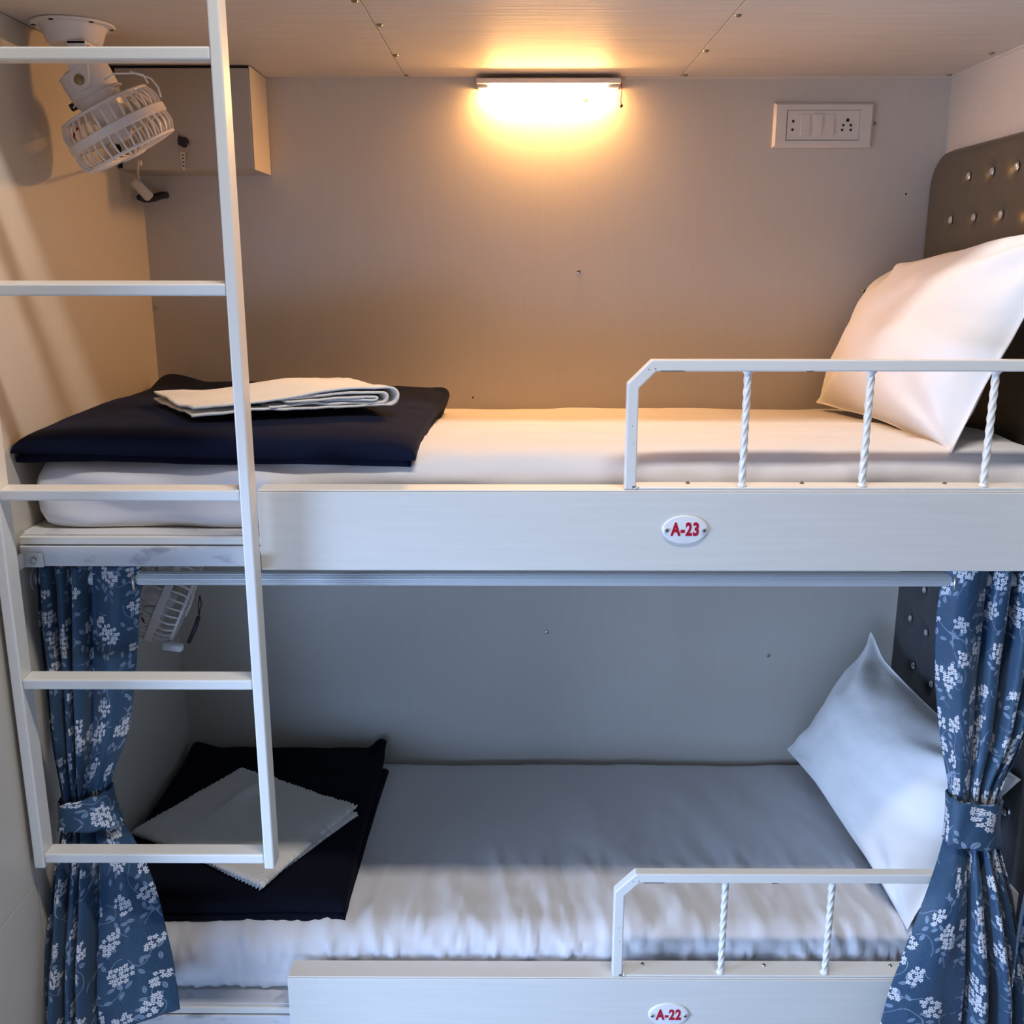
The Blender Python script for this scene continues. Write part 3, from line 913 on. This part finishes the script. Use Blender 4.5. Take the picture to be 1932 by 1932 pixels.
rowsL = [(1.222, -0.884, -0.694, 1.745), (1.165, -0.886, -0.700, 1.745), (1.102, -0.890, -0.708, 1.745), (0.979, -0.887, -0.726, 1.740), (0.875, -0.884, -0.745, 1.730), (0.803, -0.872, -0.778, 1.718),
         (0.772, -0.866, -0.782, 1.713), (0.713, -0.870, -0.762, 1.708), (0.680, -0.878, -0.738, 1.700), (0.629, -0.884, -0.712, 1.682), (0.563, -0.888, -0.685, 1.660), (0.453, -0.890, -0.655, 1.622), (0.373, -0.8905, -0.640, 1.598), (0.300, -0.8905, -0.635, 1.585)]
curtain('blue floral curtain tied back at the left, behind the ladder', rowsL, True, 3.5, 0.026, 0.50,
        lambda s: 0.075 * smooth01((s - 0.55) / 0.45), (0.775, 0.715, 0.014, 0.030), flat_cloth=0.22, flat_vis=0.42, gr=((-0.866, 0.35), (-0.716, 0.45)), seed=0.0)
rowsR = [(1.216, 0.794, 0.985, 1.748), (1.171, 0.784, 0.990, 1.748), (1.081, 0.785, 0.994, 1.745), (0.979, 0.793, 0.981, 1.742), (0.875, 0.808, 0.959, 1.730), (0.780, 0.824, 0.911, 1.712),
         (0.691, 0.820, 0.907, 1.695), (0.636, 0.786, 0.921, 1.650), (0.577, 0.758, 0.930, 1.628), (0.472, 0.728, 0.952, 1.614), (0.409, 0.712, 0.968, 1.614), (0.323, 0.698, 0.980, 1.608), (0.230, 0.686, 0.985, 1.604)]
curtain('blue floral curtain tied back at the right, in front of the lower pillow', rowsR, False, 3.5, 0.026, 0.52,
        lambda s: 0.0, (0.775, 0.693, -0.004, 0.030), flat_cloth=0.24, flat_vis=0.36, gr=((0.812, -0.45), (0.955, 0.4)), seed=1.37)
# edge of a second, untied curtain against the right wall
bm = nb()
def strip(s, v):
    z = 1.205 - 1.16 * v
    k = smooth01((v - 0.18) / 0.4)
    x = 1.002 - (0.006 + (0.060 * k + 0.02)) * s
    y = 1.640 + 0.022 * math.sin(s * 9 + 0.5) - 0.055 * s * k + 0.0
    return Vector((x, y, z))
tp = thing('curtain', 'dark sliver of an untied floral curtain hanging against the right wall', 'curtain', (0.98, 1.64, 0.045))
grid(bm, strip, 40, 40, uvf=lambda s, v: (s * 0.16 + 3.1, v * 1.1))
o = obj('cloth', bm, 'floral', tp, smooth=True)
sol = o.modifiers.new('cloth_thickness', 'SOLIDIFY'); sol.thickness = 0.0012

# ------------------------------------------------------------------ headboards
def headboard(label, m, z0, z1, y0, y1, rows, r=0.085):
    t = thing('headboard', label, 'headboard', (XR - 0.0005, (y0 + y1) / 2, z0))
    x0, x1 = 0.968, XR - 0.001
    btn = [(y, z) for z, ys in rows for y in ys]
    # padded face: grid in the Y-Z plane with dimples at the buttons
    def inside(y, z):
        # clamp a point into the rounded outline
        cy, cz = min(max(y, y0 + r), y1 - r), z1 - r
        if z > cz and (y < y0 + r or y > y1 - r):
            d = math.hypot(y - cy, z - cz)
            if d > r: return (cy + (y - cy) * r / d, cz + (z - cz) * r / d)
        return (y, z)
    bm = nb()
    def edge_d(y, z):
        d = min(y - y0, y1 - y, z1 - z)
        cy, cz = min(max(y, y0 + r), y1 - r), z1 - r
        if z > cz and (y < y0 + r or y > y1 - r):
            d = r - math.hypot(y - cy, z - cz)
        return max(0, d)
    def face(u, v):
        y = y0 + (y1 - y0) * u; z = z0 + (z1 - z0) * v
        y, z = inside(y, z)
        d = edge_d(y, z)
        e = math.sqrt(max(0, 1 - (1 - min(1, d / 0.022)) ** 2))
        dip = 0
        for by, bz in btn:
            q = ((y - by) ** 2 + (z - bz) ** 2)
            if q < 0.02: dip += 0.010 * math.exp(-q / 0.00045)
        return Vector((x1 - 0.012 - 0.022 * e + dip, y, z))
    nu, nv = 110, 80
    V = grid(bm, face, nu, nv)
    ring = [V[i][0] for i in range(nu)] + [V[nu][j] for j in range(nv)] + [V[i][nv] for i in range(nu, 0, -1)] + [V[0][j] for j in range(nv, 0, -1)]
    R2 = [bm.verts.new((x1, v.co.y, v.co.z)) for v in ring]
    for k in range(len(ring)):
        q = (k + 1) % len(ring)
        try: bm.faces.new((ring[q], ring[k], R2[k], R2[q]))
        except ValueError: pass
    bmesh.ops.remove_doubles(bm, verts=bm.verts, dist=1e-6)
    obj('padding', bm, m, t, smooth=True)
    bsrc = None
    for by, bz in btn:
        if bsrc is None:
            bm = nb()
            mt = Matrix.Translation((x1 - 0.0275, by, bz)) @ Matrix.Rotation(-PI / 2, 4, 'Y')
            lathe(bm, [(0.0075, 0), (0.0092, 0.0018), (0.0072, 0.0044), (0.0036, 0.0056), (0, 0.0058)], 8, mt)
            bsrc = obj('button', bm, 'crystal', t)
            ref = Vector((by, bz, 0))
        else:
            b = bsrc.copy(); C.objects.link(b)
            b.location = bsrc.location + Vector((0, by - ref.x, bz - ref.y))
    return t
headboard('olive-brown tufted headboard with crystal buttons above the upper pillow', 'headboard', 1.405, 2.008, 1.66, 2.486,
          [(1.940, (2.275, 2.165, 2.060, 1.955, 1.85, 1.745)), (1.852, (2.345, 2.228, 2.105, 1.992, 1.88, 1.77)), (1.758, (2.275, 2.165, 2.06, 1.955, 1.85)), (1.665, (2.34, 2.228, 2.105, 1.992, 1.88, 1.77))])
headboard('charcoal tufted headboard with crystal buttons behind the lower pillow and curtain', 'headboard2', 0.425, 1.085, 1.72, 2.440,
          [(0.998, (2.28, 2.17, 2.06, 1.95, 1.84)), (0.902, (2.344, 2.245, 2.13, 2.02, 1.91, 1.80)), (0.795, (2.299, 2.188, 2.08, 1.97, 1.86)), (0.69, (2.34, 2.24, 2.13, 2.02, 1.91, 1.80))])

# ------------------------------------------------------------------ wall lamp
t = thing('wall_lamp', 'slim lit tube lamp at the top of the back wall', 'lamp', (0.07, YB - 0.001, 2.165))
obj('housing', rbox(nb(), -0.094, 0.236, YB - 0.052, YB - 0.001, 2.1565, 2.1675, 0.002), 'plastic', t)
bm = nb()
extrude_poly(bm, [(YB - 0.004, 2.1562), (YB - 0.024, 2.1562), (YB - 0.024, 2.152)] + arc(YB - 0.014, 2.1515, 0.010, PI, 2 * PI, 10)[1:-1] + [(YB - 0.004, 2.152)], 'x', -0.066, 0.206)
obj('diffuser', bm, 'lamp', t, smooth='auto')
for a, b in ((-0.092, -0.067), (0.207, 0.234)):
    obj('end_cap', rbox(nb(), a, b, YB - 0.030, YB - 0.001, 2.1500, 2.1563, 0.002), 'plastic', t)
bm = nb()
sweep(bm, [(0.2365, YB - 0.015, 2.162), (0.2400, YB - 0.016, 2.161), (0.2410, YB - 0.016, 2.145), (0.2395, YB - 0.016, 2.128), (0.2405, YB - 0.016, 2.116)], 0.0012, 6)
pc = obj('pull_cord', bm, 'redwire', t, smooth=True)
bm = nb(); bmesh.ops.create_uvsphere(bm, u_segments=12, v_segments=8, radius=0.0042, matrix=Matrix.Translation((0.2405, YB - 0.016, 2.113)))
obj('bead', bm, 'hole', pc, smooth=True)

# ------------------------------------------------------------------ switch panel
t = thing('switch_panel', 'cream switch and socket panel high on the back wall', 'switch panel', (0.7145, YB - 0.001, 2.071))
cx, cz, yb = 0.7145, 2.071, YB - 0.0005
bm = nb()
def ringbox(bm, hx0, hz0, hx1, hz1, y0, y1, skew=0.0):
    """frame face from outer rectangle at depth y0 to inner rectangle at y1"""
    o = [(-hx0, -hz0), (hx0, -hz0), (hx0, hz0), (-hx0, hz0)]
    i = [(-hx1, -hz1), (hx1, -hz1), (hx1, hz1), (-hx1, hz1)]
    A = [bm.verts.new((cx + a, y0, cz + b)) for a, b in o]
    B = [bm.verts.new((cx + a, y1, cz + b)) for a, b in i]
    for k in range(4):
        bm.faces.new((A[k], A[(k + 1) % 4], B[(k + 1) % 4], B[k]))
    return A, B
ringbox(bm, 0.1165, 0.0495, 0.1165, 0.0495, yb, yb - 0.005)
ringbox(bm, 0.1165, 0.0495, 0.1110, 0.0450, yb - 0.005, yb - 0.0115)
ringbox(bm, 0.1110, 0.0450, 0.0875, 0.0345, yb - 0.0115, yb - 0.0120)
ringbox(bm, 0.0875, 0.0345, 0.0850, 0.0330, yb - 0.0120, yb - 0.0070)
bmesh.ops.remove_doubles(bm, verts=bm.verts, dist=1e-6)
obj('frame', bm, 'switch', t)
obj('face_plate', rbox(nb(), cx - 0.0845, cx + 0.0845, yb - 0.0092, yb - 0.001, cz - 0.0325, cz + 0.0325, 0.0008, 1), 'switch', t)
for i, (a, b) in enumerate(((-0.0545, -0.0325), (-0.0245, -0.0035), (0.0030, 0.0245))):
    bm = nb()
    tt = nb(); rbox(tt, cx + a, cx + b, -0.0035, 0.0035, -0.0235, 0.0235, 0.0008, 1)
    join(bm, tt, Matrix.Translation((0, yb - 0.0100, cz)) @ Matrix.Rotation(math.radians((-5, 5, -5)[i]), 4, 'X'))
    obj('rocker_switch', bm, 'switch', t)
def holes(name, pts):
    bm = nb()
    for dx, dz, r in pts:
        lathe(bm, [(r, 0), (r, 0.0006)], 14, Matrix.Translation((cx + dx, yb - 0.0092, cz + dz)) @ Matrix.Rotation(PI / 2, 4, 'X'))
    return obj(name, bm, 'hole', t)
holes('socket', [(-0.0710, 0.0085, 0.0031), (-0.0715, -0.0100, 0.0031)])
holes('socket', [(0.0560, 0.0110, 0.0040), (0.0465, 0.0000, 0.0029), (0.0640, 0.0000, 0.0029), (0.0445, -0.0105, 0.0029), (0.0645, -0.0105, 0.0029)])

# ------------------------------------------------------------------ locked box in the upper left corner
t = thing('wall_cabinet', 'small beige locked box in the top left corner of the upper bunk', 'cabinet', (-0.74, YB - 0.001, 1.962))
bx0, bx1, by0, bz0, bz1 = XL + 0.001, -0.5880, 2.345, 1.961, ZCEIL - 0.002
bm = nb()
rbox(bm, bx0, bx1 - 0.0005, by0 + 0.004, YB - 0.001, bz0, bz1, 0.001, 1)
obj('body', bm, 'box', t)
obj('side_panel', rbox(nb(), bx1, bx1 + 0.002, by0 - 0.003, YB - 0.001, bz0, bz1, 0.0006, 1), 'boxside', t)
bm = nb()
rbox(bm, bx0 + 0.001, bx1 - 0.001, by0 + 0.0005, by0 + 0.0035, bz0 + 0.004, bz1, 0)
obj('gap_shade', bm, 'hole', t)  # near-black sheet that paints the shadow in the gap around the door
door = obj('door', rbox(nb(), bx0 + 0.012, bx1 - 0.0006, by0 - 0.004, by0, bz0 + 0.0005, bz1 - 0.0045, 0.0012, 1), 'box', t)
lx, lz = -0.740, 2.018
mt = Matrix.Translation((lx, by0 - 0.004, lz)) @ Matrix.Rotation(PI / 2, 4, 'X')
bm = nb(); lathe(bm, [(0.0110, 0), (0.0110, 0.003), (0.0095, 0.004), (0.0095, 0.010), (0.0075, 0.012), (0, 0.012)], 24, mt)
lk = obj('lock', bm, 'rubber', door, smooth='auto')
bm = nb()
extrude_poly(bm, [(lx - 0.010, lz + 0.004), (lx - 0.007, lz + 0.014), (lx + 0.000, lz + 0.010), (lx + 0.010, lz + 0.006), (lx + 0.011, lz - 0.006), (lx - 0.002, lz - 0.010), (lx - 0.010, lz - 0.006)], 'y', by0 - 0.020, by0 - 0.0165, 0.001, 1)
obj('key_head', bm, 'rubber', door)
bm = nb()
sweep(bm, [(lx + 0.0125 * math.cos(2 * PI * k / 24), by0 - 0.0185, lz - 0.010 + 0.0125 * math.sin(2 * PI * k / 24)) for k in range(24)], 0.0008, 6, True)
obj('key_ring', bm, 'metal', door, smooth=True)
bm = nb()
kz = lz - 0.022
pts = [(-0.0052, 0.0), (0.0050, 0.0), (0.0050, -0.012), (0.0038, -0.015), (0.0038, -0.034), (0.0012, -0.040), (-0.0016, -0.038), (-0.0030, -0.034), (-0.0024, -0.030), (-0.0038, -0.027), (-0.0028, -0.023), (-0.0040, -0.019), (-0.0040, -0.014), (-0.0052, -0.012)]
extrude_poly(bm, [(lx - 0.001 + a, kz + b) for a, b in pts], 'y', by0 - 0.0195, by0 - 0.0178, 0.0003, 1)
obj('key', bm, 'boxside', door)
bm = nb()
for dz in (-0.006, -0.013, -0.021, -0.029):
    rbox(bm, lx - 0.0025, lx + 0.0012, by0 - 0.0199, by0 - 0.0190, kz + dz - 0.0014, kz + dz + 0.0014, 0)
obj('key_groove', bm, 'hole', door)

# ------------------------------------------------------------------ fans
def frame_axis(a, ref=(0, 0, 1)):
    a = Vector(a).normalized()
    x = Vector(ref).cross(a).normalized()
    y = a.cross(x)
    m = Matrix((x, y, a)).transposed().to_4x4()
    return m

def fan(label, base, bolt, axis, with_base, cage_off=0.086):
    t = thing('clip_fan', label, 'fan', base)
    bx, by, bz = base
    bolt = Vector(bolt)
    # ceiling rose with a flange and screws
    bm = nb()
    lathe(bm, [(0.0, 0), (0.071, 0), (0.073, -0.002), (0.071, -0.005), (0.060, -0.006), (0.056, -0.010), (0.048, -0.032), (0.042, -0.037), (0, -0.038)], 48, Matrix.Translation(base))
    rose = obj('base_plate', bm, 'plastic', t, smooth='auto')
    for k in range(6):
        th = 0.35 + 2 * PI * k / 6
        bm = nb(); lathe(bm, [(0.0042, 0), (0.0042, -0.0012)], 12, Matrix.Translation((bx + 0.0655 * math.cos(th), by + 0.0655 * math.sin(th), bz - 0.0053)))
        obj('screw_hole', bm, 'hole', rose)
    # two cheeks of the bracket, rounded at the bolt
    fa = Vector((0, -1, 0))
    for sgn in (-1, 1):
        yy = bolt.y + sgn * 0.046
        poly = [(bolt.x - 0.0165, bz - 0.036), (bolt.x - 0.0175, bolt.z)] + arc(bolt.x, bolt.z, 0.0175, PI, 2 * PI, 12)[1:-1] + [(bolt.x + 0.0175, bolt.z), (bolt.x + 0.0165, bz - 0.036)]
        bm = nb(); extrude_poly(bm, poly, 'y', yy - 0.0025, yy + 0.0025, 0.001, 1)
        ck = obj('bracket', bm, 'plastic', t)
        if sgn < 0:
            bm = nb(); lathe(bm, [(0.0090, 0), (0.0090, 0.003), (0.0070, 0.0042), (0, 0.0042)], 20, Matrix.Translation((bolt.x, yy - 0.0026, bolt.z)) @ Matrix.Rotation(PI / 2, 4, 'X'))
            obj('bolt', bm, 'brass', ck, smooth='auto')
    bm = nb(); rbox(bm, bolt.x - 0.0165, bolt.x + 0.0165, bolt.y - 0.0485, bolt.y + 0.0485, bz - 0.042, bz - 0.0365, 0.001, 1)
    obj('bridge', bm, 'plastic', t)
    F = frame_axis(axis)
    MT = Matrix.Translation(bolt) @ F
    bm = nb()
    lathe(bm, [(0, -0.034), (0.030, -0.034), (0.045, -0.028), (0.0465, -0.010), (0.0455, 0.020), (0.042, 0.026), (0.0345, 0.056), (0.026, 0.072), (0, 0.074)], 40, MT)
    hs = obj('motor_housing', bm, 'plastic', t, smooth='auto')
    bm = nb()
    sweep(bm, [(0.0485 * math.cos(2 * PI * k / 40), 0.0485 * math.sin(2 * PI * k / 40), 0.021) for k in range(40)], 0.0014, 6, True, MT)
    obj('retaining_ring', bm, 'plastic', hs, smooth=True)
    # knob at the side of the housing
    kp = Vector((Vector(axis).z, 0, -Vector(axis).x)).normalized()
    bm = nb(); lathe(bm, [(0.007, 0), (0.007, 0.010), (0, 0.011)], 14, Matrix.Translation(bolt + F.to_3x3() @ Vector((0, 0, 0.018)) + kp * 0.045) @ Vector((0, 0, 1)).rotation_difference(kp).to_matrix().to_4x4())
    obj('knob', bm, 'rubber', hs, smooth='auto')
    # cage: origin at its middle, local z along the axis
    CM = MT @ Matrix.Translation((0, 0, cage_off))
    Rm, Rf, Rb = 0.0940, 0.0875, 0.0845
    hl = 0.043
    def rloc(bm): return bm
    def local_obj(name, bm, m, parent, smooth=False, ang=None):
        me = bpy.data.meshes.new(name)
        bmesh.ops.recalc_face_normals(bm, faces=bm.faces)
        if smooth:
            for f in bm.faces: f.smooth = True
        bm.to_mesh(me); bm.free(); me.materials.append(M[m])
        if smooth == 'auto': me.set_sharp_from_angle(angle=math.radians(35))
        o = bpy.data.objects.new(name, me); C.objects.link(o); o.parent = parent
        return o
    # middle band is the cage object itself
    bm = nb()
    n = 72
    lathe(bm, [(Rm, -0.0085), (Rm + 0.0035, -0.0070), (Rm + 0.0040, 0.0070), (Rm, 0.0085), (Rm - 0.003, 0.0080), (Rm - 0.003, -0.0080), (Rm, -0.0085)], n, None, capped=False)
    cage = local_obj('cage', bm, 'plastic', t, smooth='auto')
    cage.matrix_world = CM
    cage.location = CM.to_translation() - Vector(base)
    WORLD[cage.name] = CM.to_translation()
    # front ring and disc grille
    bm = nb()
    sweep(bm, [(Rf * math.cos(2 * PI * k / 56), Rf * math.sin(2 * PI * k / 56), hl) for k in range(56)], 0.0032, 8, True)
    local_obj('front_ring', bm, 'plastic', cage, smooth=True)
    bm = nb()
    sweep(bm, [(Rb * math.cos(2 * PI * k / 56), Rb * math.sin(2 * PI * k / 56), -hl) for k in range(56)], 0.0030, 8, True)
    local_obj('back_ring', bm, 'plastic', cage, smooth=True)
    def rib_bm(z0, z1, r0, r1, inward, wd=0.0024):
        bm = nb()
        pts = []
        for k in range(7):
            f = k / 6
            pts.append((r0 + (r1 - r0) * f + 0.0055 * math.sin(PI * f), 0, z0 + (z1 - z0) * f))
        if inward:
            pts += [(r1 - 0.010, 0, z1 + math.copysign(0.003, z1)), (r1 * 0.55, 0, z1 + math.copysign(0.006, z1)), (0.022, 0, z1 + math.copysign(0.006, z1))]
        sweep(bm, pts, wd * 0.95, 4)
        return bm
    fr = br_ = None
    NR = 36
    for k in range(NR):
        a = 2 * PI * k / NR
        if fr is None:
            fr = local_obj('rib', rib_bm(0.007, hl, Rm - 0.001, Rf, True), 'plastic', cage)
            br_ = local_obj('rib', rib_bm(-0.007, -hl, Rm - 0.001, Rb, True), 'plastic', cage)
            o1, o2 = fr, br_
        else:
            o1 = fr.copy(); C.objects.link(o1)
            o2 = br_.copy(); C.objects.link(o2)
        o1.rotation_euler = (0, 0, a); o2.rotation_euler = (0, 0, a + 0.04)
    bm = nb(); lathe(bm, [(0, hl + 0.004), (0.024, hl + 0.004), (0.026, hl + 0.008), (0.022, hl + 0.011), (0, hl + 0.012)], 28)
    local_obj('badge', bm, 'plastic', cage, smooth='auto')
    for k in range(3):
        bm = nb()
        a0 = 2 * PI * k / 3
        def bl(u, v, a0=a0):
            r = 0.018 + 0.060 * u
            wv = (0.35 + 0.55 * math.sin(PI * (0.15 + 0.8 * u)))
            th = a0 + (v - 0.5) * 1.35 * wv + 0.4 * u
            return Vector((r * math.cos(th), r * math.sin(th), 0.016 * (v - 0.5) * 2 * (1 - 0.4 * u)))
        grid(bm, bl, 10, 8)
        o = local_obj('blade', bm, 'plastic', cage, smooth=True)
        s = o.modifiers.new('thickness', 'SOLIDIFY'); s.thickness = 0.0016
    bm = nb(); lathe(bm, [(0, -0.030), (0.020, -0.030), (0.021, 0.016), (0.015, 0.022), (0, 0.023)], 24)
    local_obj('hub', bm, 'plastic', cage, smooth='auto')
    bm = nb(); sweep(bm, [(0.018, -0.06, -0.034), (0.022, -0.070, -0.030), (0.016, -0.076, -0.022), (0.010, -0.079, -0.014)], 0.0022, 6)
    local_obj('red_wire', bm, 'redwire', cage, smooth=True)
    return t, CM

fu, CMu = fan('white ceiling fan in a round cage, tilted down in the upper bunk corner', (-0.808, 1.965, ZCEIL - 0.0002), (-0.787, 1.968, 2.076), (0.43, 0.20, -0.88), True)
bm = nb()
sweep(bm, [(-0.735, 1.90, 2.073), (-0.715, 1.90, 2.083), (-0.685, 1.915, 2.086), (-0.662, 1.93, 2.080), (-0.652, 1.935, 2.066), (-0.650, 1.94, 2.050)], 0.0016, 6)
sweep(bm, [(-0.690, 1.905, 2.087), (-0.672, 1.92, 2.084), (-0.668, 1.93, 2.072)], 0.0016, 6)
obj('wire_loop', bm, 'plastic', fu, smooth=True)
bm = nb()
sweep(bm, [(-0.740, 2.060, 1.945), (-0.775, 2.16, 1.960), (-0.812, 2.25, 1.972), (-0.845, 2.33, 1.952), (-0.848, 2.345, 1.942)], 0.0022, 8)
cd = obj('power_cord', bm, 'plastic', fu, smooth=True)
bm = nb()
tt = nb(); rbox(tt, -0.0115, 0.0115, -0.009, 0.009, -0.027, 0.027, 0.007, 3)
MI = Matrix.Translation((-0.850, 2.36, 1.920)) @ Matrix.Rotation(math.radians(-42), 4, 'Y')
join(bm, tt, MI)
sw = obj('inline_switch', bm, 'switch', cd, smooth=True)
t = thing('cable_stub', 'short black rubber cable end poking from the back wall below the locked box', 'cable', (-0.86, YB - 0.01, 1.905))
bm = nb()
sweep(bm, [(-0.872, 2.40, 1.905), (-0.868, 2.425, 1.903), (-0.855, 2.445, 1.907), (-0.843, 2.465, 1.914), (-0.840, 2.489, 1.916)], [0.007, 0.0085, 0.009, 0.0085, 0.008], 12)
obj('sleeve', bm, 'rubber', t, smooth=True)

fl, CMl = fan('white caged fan under the upper bunk, seen past the left curtain', (-0.815, 1.99, 1.2638), (-0.820, 1.987, 1.107), (0.90, 0.15, -0.42), True)
bm = nb()
sweep(bm, [(-0.647, 1.93, 1.098), (-0.645, 1.93, 1.082), (-0.650, 1.93, 1.064), (-0.653, 1.93, 1.050)], 0.0014, 6)
sweep(bm, [(-0.647, 1.93, 1.098), (-0.651, 1.93, 1.080), (-0.653, 1.93, 1.050)], 0.0014, 6)
sweep(bm, [(-0.653, 1.93, 1.052), (-0.662, 1.93, 1.028), (-0.678, 1.93, 0.996)], [0.0045, 0.0048, 0.0042], 8)
st = obj('strap', bm, 'rubber', fl, smooth=True)
bm = nb()
tt = nb(); rbox(tt, -0.022, 0.022, -0.009, 0.009, -0.009, 0.009, 0.006, 3)
join(bm, tt, Matrix.Translation((-0.712, 1.93, 0.988)) @ Matrix.Rotation(math.radians(8), 4, 'Y'))
obj('inline_switch', bm, 'plastic', fl, smooth=True)
